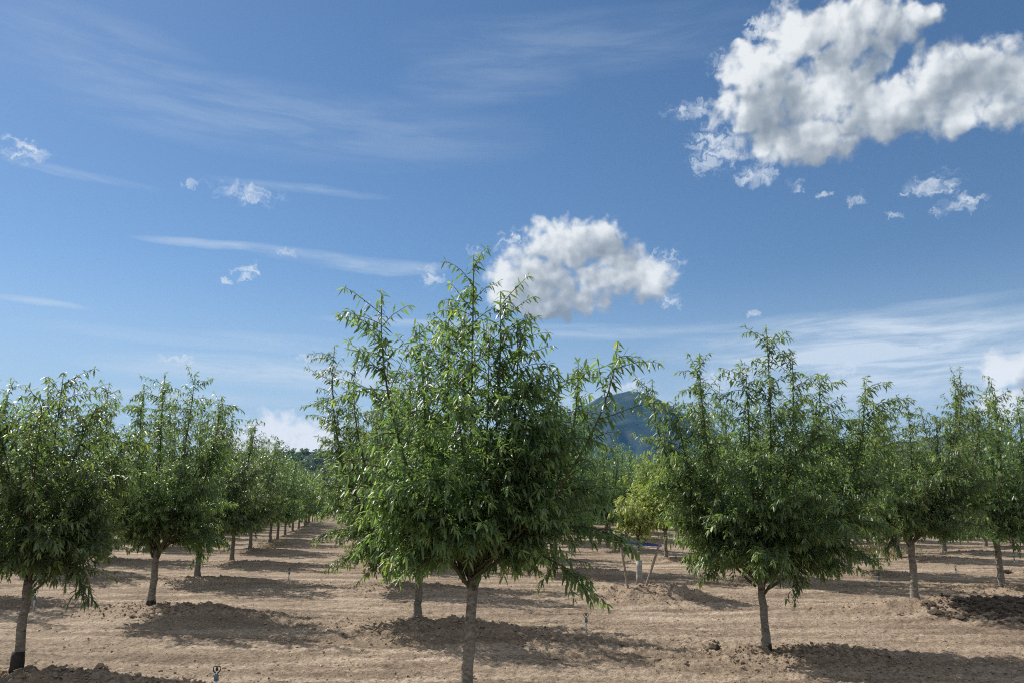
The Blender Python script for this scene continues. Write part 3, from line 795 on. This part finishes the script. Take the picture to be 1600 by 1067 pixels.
# ------------------------------------------------------------------ micro sprinklers
RISER = mat_plain('grey_white_riser', (0.55, 0.56, 0.55), 0.5, 0.25, 30)
JOINT = mat_plain('blue_grey_fitting', (0.12, 0.17, 0.22), 0.45, 0.2)
BLACK = mat_plain('black_plastic', (0.012, 0.012, 0.013), 0.4, 0.2)
SPRINKLER = []
def sprinkler(x, y, h, label, tilt=0.0):
    z = gz(x, y)
    if SPRINKLER:
        src = SPRINKLER[0]; o = src.copy(); col.objects.link(o)
        for ch in src.children:
            c = ch.copy(); col.objects.link(c); c.parent = o
        o.location = (x, y, z); o.scale = (1, 1, h / 0.24); o.rotation_euler = (0, tilt, tilt * 3); tag(o, label); return o
    o = tag(empty('sprinkler', (x, y, z)), label, 'sprinkler', 'micro sprinklers between the trees')
    G = Geo(); G.lathe([(0.011, -0.08), (0.011, 0.10), (0.013, 0.105), (0.013, 0.115), (0.009, 0.12), (0.009, 0.19)], 10); G.build('riser', RISER, o)
    G = Geo(); G.lathe([(0.013, 0.128), (0.019, 0.133), (0.019, 0.170), (0.015, 0.178), (0.010, 0.185)], 10); G.build('fitting', JOINT, o)
    G = Geo()
    bow = [(0.004, 0, 0.188), (0.022, 0, 0.198), (0.029, 0, 0.215), (0.027, 0, 0.236), (0.014, 0, 0.243), (0.0, 0, 0.238), (-0.014, 0, 0.243), (-0.027, 0, 0.236), (-0.029, 0, 0.215), (-0.022, 0, 0.198), (-0.004, 0, 0.188)]
    G.tube(bow, 0.0048, 6); G.build('bridge', BLACK, o)
    G = Geo(); G.lathe([(0.004, 0.205), (0.010, 0.212), (0.012, 0.220), (0.004, 0.236)], 10); G.build('spinner', BLACK, o)
    SPRINKLER.append(o); return o


sprinkler(0.92, 10.04, 0.24, 'white sprinkler riser in the shade just right of the tall front tree')
sprinkler(-2.42, 6.72, 0.24, 'sprinkler with a black bow head at the bottom left edge of the frame')
sprinkler(-4.69, 16.8, 0.26, 'white sprinkler riser at the end of a mound beside the aisle', 0.05)
sprinkler(-7.51, 12.66, 0.30, 'sprinkler riser behind the leaning collared trunk at far left')
sprinkler(7.29, 15.91, 0.30, 'dark sprinkler riser left of the bare trunk beside the dark clods')
sprinkler(10.43, 18.76, 0.24, 'short sprinkler riser left of the rightmost bare trunk', -0.04)
sprinkler(14.05, 22.28, 0.25, 'small sprinkler riser at the right frame edge beyond the rightmost trunk')
sprinkler(15.49, 28.62, 0.24, 'tiny sprinkler riser far off among the shaded mounds at right', 0.05)

# ------------------------------------------------------------------ weeds
STRAW = mat_leaf('straw_weed', [(0.0, (0.13, 0.13, 0.05)), (1.0, (0.34, 0.30, 0.15))], (1.2, 1.1, 0.8), 0.3)


def weeds(name, spots, label):
    r = np.random.default_rng(3); P, D, L, T = [], [], [], []
    for (x, y, R, n, hh) in spots:
        q = r.normal(0, 0.5, (n, 2)) * R
        for a, b in q:
            P.append((x + a, y + b, gz(x + a, y + b) - 0.01)); D.append((r.normal(0, .5), r.normal(0, .5), 1.0)); L.append(hh * r.uniform(.5, 1.2)); T.append(r.uniform(.2, 1))
    L = np.array(L); n = len(L)
    V, f3, f4, tone = leaves_mesh(np.array(P), np.array(D), r.normal(0, 1, (n, 3)), L, L * 0.10, r.uniform(0.1, 0.6, n), np.array(T), 1)
    tag(mesh_obj(name, V, [f3], STRAW, attrs={'tone': tone}), label, 'weeds', kind='stuff')


weeds('dry_weeds', [(11.6, 26.5, 1.6, 900, 0.32), (13.2, 29.5, 1.6, 600, 0.3), (-9.6, 31.5, 0.8, 160, 0.28), (-10.8, 36, 0.8, 120, 0.28)], 'tufts of pale yellow-green weeds between the tree rows')
sx, sy = 2.25, 9.14
o = lumps('soil_clod', np.array([[sx, sy], [sx + 0.05, sy + 0.01], [sx + 0.02, sy - 0.02]]), np.array([0.055, 0.045, 0.04]), DARK_CLOD, 0.9)
tag(o, 'single dark clod on the low berm left of the large right tree', 'clod')
o = lumps('soil_clod', np.array([[11.95, 19.3], [12.0, 19.3]]), np.array([0.10, 0.085]), DARK_CLOD, 1.0)
tag(o, 'dark lump of soil right of the rightmost bare trunk', 'clod')

# ------------------------------------------------------------------ far hills
def mat_hill(name, stops, scale):
    m, N, b, out = new_mat(name)
    P = N.n('ShaderNodeNewGeometry').outputs['Position']
    n1 = N.noise(P, scale, 7, 0.65)
    N.l(N.ramp(n1, stops), b.inputs['Base Color']); b.inputs['Roughness'].default_value = 0.95; b.inputs['Specular IOR Level'].default_value = 0.1
    return m


def hill(name, x0, x1, y0, y1, nx, ny, prof, ridge, depth, mat, label, rough, seed):
    """a height field: prof(x) is the skyline height, falling off before and behind the ridge line"""
    xs = np.linspace(x0, x1, nx); ys = np.linspace(y0, y1, ny); X, Y = np.meshgrid(xs, ys); x = X.ravel(); y = Y.ravel()
    sk = np.interp(x, [p[0] for p in prof], [p[1] for p in prof])
    d = (y - ridge + depth * 0.35 * (fbm(x / depth * 1.3, y / depth * 1.3, 2, seed + 5) - 0.5)) / depth
    gul = 1 - np.abs(2 * fbm(x / depth * 3.2, y / depth * 2.2, 4, seed) - 1)
    z = sk * np.exp(-d * d * 1.6) * (1 - 0.42 * np.clip(np.abs(d) * 1.3, 0, 1) * gul) + rough * (fbm(x / rough / 3.0, y / rough / 3.0, 3, seed + 9) - 0.5) * np.clip(sk / 60, 0, 1) - 3
    i = np.arange(ny - 1)[:, None] * nx; j = np.arange(nx - 1)[None]
    f = np.stack([i + j, i + j + 1, i + nx + j + 1, i + nx + j], -1).reshape(-1, 4)
    o = mesh_obj(name, np.stack([x, y, z], -1), f, mat)
    tag(o, label, 'hill', kind='structure'); return o


def sk(pts, d): return [(d * math.tan(rad(a)), d / math.cos(rad(a)) * math.tan(rad(e)) + EYE) for a, e in pts]


FOREST = mat_hill('forested_slope', [(0.36, (0.014, 0.028, 0.016)), (0.55, (0.034, 0.052, 0.028)), (0.70, (0.075, 0.080, 0.050))], 0.016)
SCRUB = mat_hill('scrub_slope', [(0.35, (0.030, 0.048, 0.026)), (0.55, (0.085, 0.085, 0.050)), (0.75, (0.16, 0.135, 0.085))], 0.02)
hill('mountain', -900, 2100, 2100, 3900, 260, 150, sk([(-16, 0.8), (-6, 2.4), (0, 4.6), (2.5, 6.0), (3.8, 6.75), (5.5, 7.3), (6.8, 7.9), (7.7, 8.25), (8.6, 8.36), (9.5, 8.25), (10.6, 7.75), (11.8, 7.0), (13, 6.2), (14.5, 5.2), (16, 4.0), (20, 2.8), (26, 1.2)], 3000), 3000, 620, FOREST, 'single peaked blue mountain behind the orchard', 26, 3)
hill('hills', 700, 3200, 1900, 3200, 220, 110, sk([(16, 0.6), (20, 3.9), (23, 4.35), (27, 4.1), (30, 4.6), (31.8, 4.95), (33, 4.2), (35, 3.4), (40, 2.6), (46, 1.2)], 2400), 2400, 420, SCRUB, 'low hazy scrub covered hills beyond the right rows', 14, 8)
hill('hill', -420, -20, 560, 900, 120, 90, sk([(-32, 1.2), (-26, 2.8), (-20, 3.7), (-17, 3.9), (-14.5, 4.05), (-12.5, 3.9), (-9, 3.2), (-5, 2.2), (-2, 0.5)], 700), 700, 110, FOREST, 'low wooded hill at the end of the aisle', 3, 12)


def hill_woods():
    dg = bpy.data.objects['hill'].data
    co = np.zeros(len(dg.vertices) * 3); dg.vertices.foreach_get('co', co); co = co.reshape(-1, 3)
    r = np.random.default_rng(8)
    pick = co[(co[:, 2] > 6) & (co[:, 1] < 720)]
    pick = pick[r.permutation(len(pick))[:1500]]
    P, D, Nn, L = [], [], [], []
    for (x, y, z) in pick:
        n = 26; R = r.uniform(1.6, 3.6); h = r.uniform(1.2, 1.9)
        d = r.normal(0, 1, (n, 3)); d /= np.linalg.norm(d, axis=1)[:, None]; d[:, 2] = np.abs(d[:, 2]) * h
        p = np.array([x + r.uniform(-2, 2), y + r.uniform(-2, 2), z + 0.6]) + d * R * r.uniform(0.5, 1.0, (n, 1))
        P.append(p); D.append(r.normal(0, 1, (n, 3))); Nn.append(d + r.normal(0, .5, (n, 3))); L.append(r.uniform(1.3, 2.6, n))
    L = np.concatenate(L)
    V, f3, f4, tone = leaves_mesh(np.concatenate(P), np.concatenate(D), np.concatenate(Nn), L, L * 0.7, np.full(len(L), .2), np.clip(r.normal(.2, .15, len(L)), 0, 1), 1)
    tag(mesh_obj('hill_woods', V, [f3], LEAF, attrs={'tone': tone}), 'dark woods covering the low hill at the end of the aisle', 'woods', kind='stuff')


hill_woods()


# ------------------------------------------------------------------ air
def build_haze():
    m = bpy.data.materials.new('haze_air'); m.use_nodes = True; t = m.node_tree; t.nodes.clear()
    v = t.nodes.new('ShaderNodeVolumePrincipled'); v.inputs['Density'].default_value = 0.00007
    v.inputs['Color'].default_value = (0.13, 0.42, 1.0, 1); v.inputs['Anisotropy'].default_value = 0.0
    o_ = t.nodes.new('ShaderNodeOutputMaterial'); t.links.new(v.outputs[0], o_.inputs['Volume'])
    x0, x1, y0, y1, z0, z1 = -4200, 4200, -600, 3950, -6, 470
    vv = np.array([(x, y, z) for x in (x0, x1) for y in (y0, y1) for z in (z0, z1)], float)
    f = np.array([(0, 1, 3, 2), (4, 6, 7, 5), (0, 4, 5, 1), (2, 3, 7, 6), (0, 2, 6, 4), (1, 5, 7, 3)])
    o = mesh_obj('haze', vv, f, m, smooth=False); tag(o, kind='stuff')


build_haze()
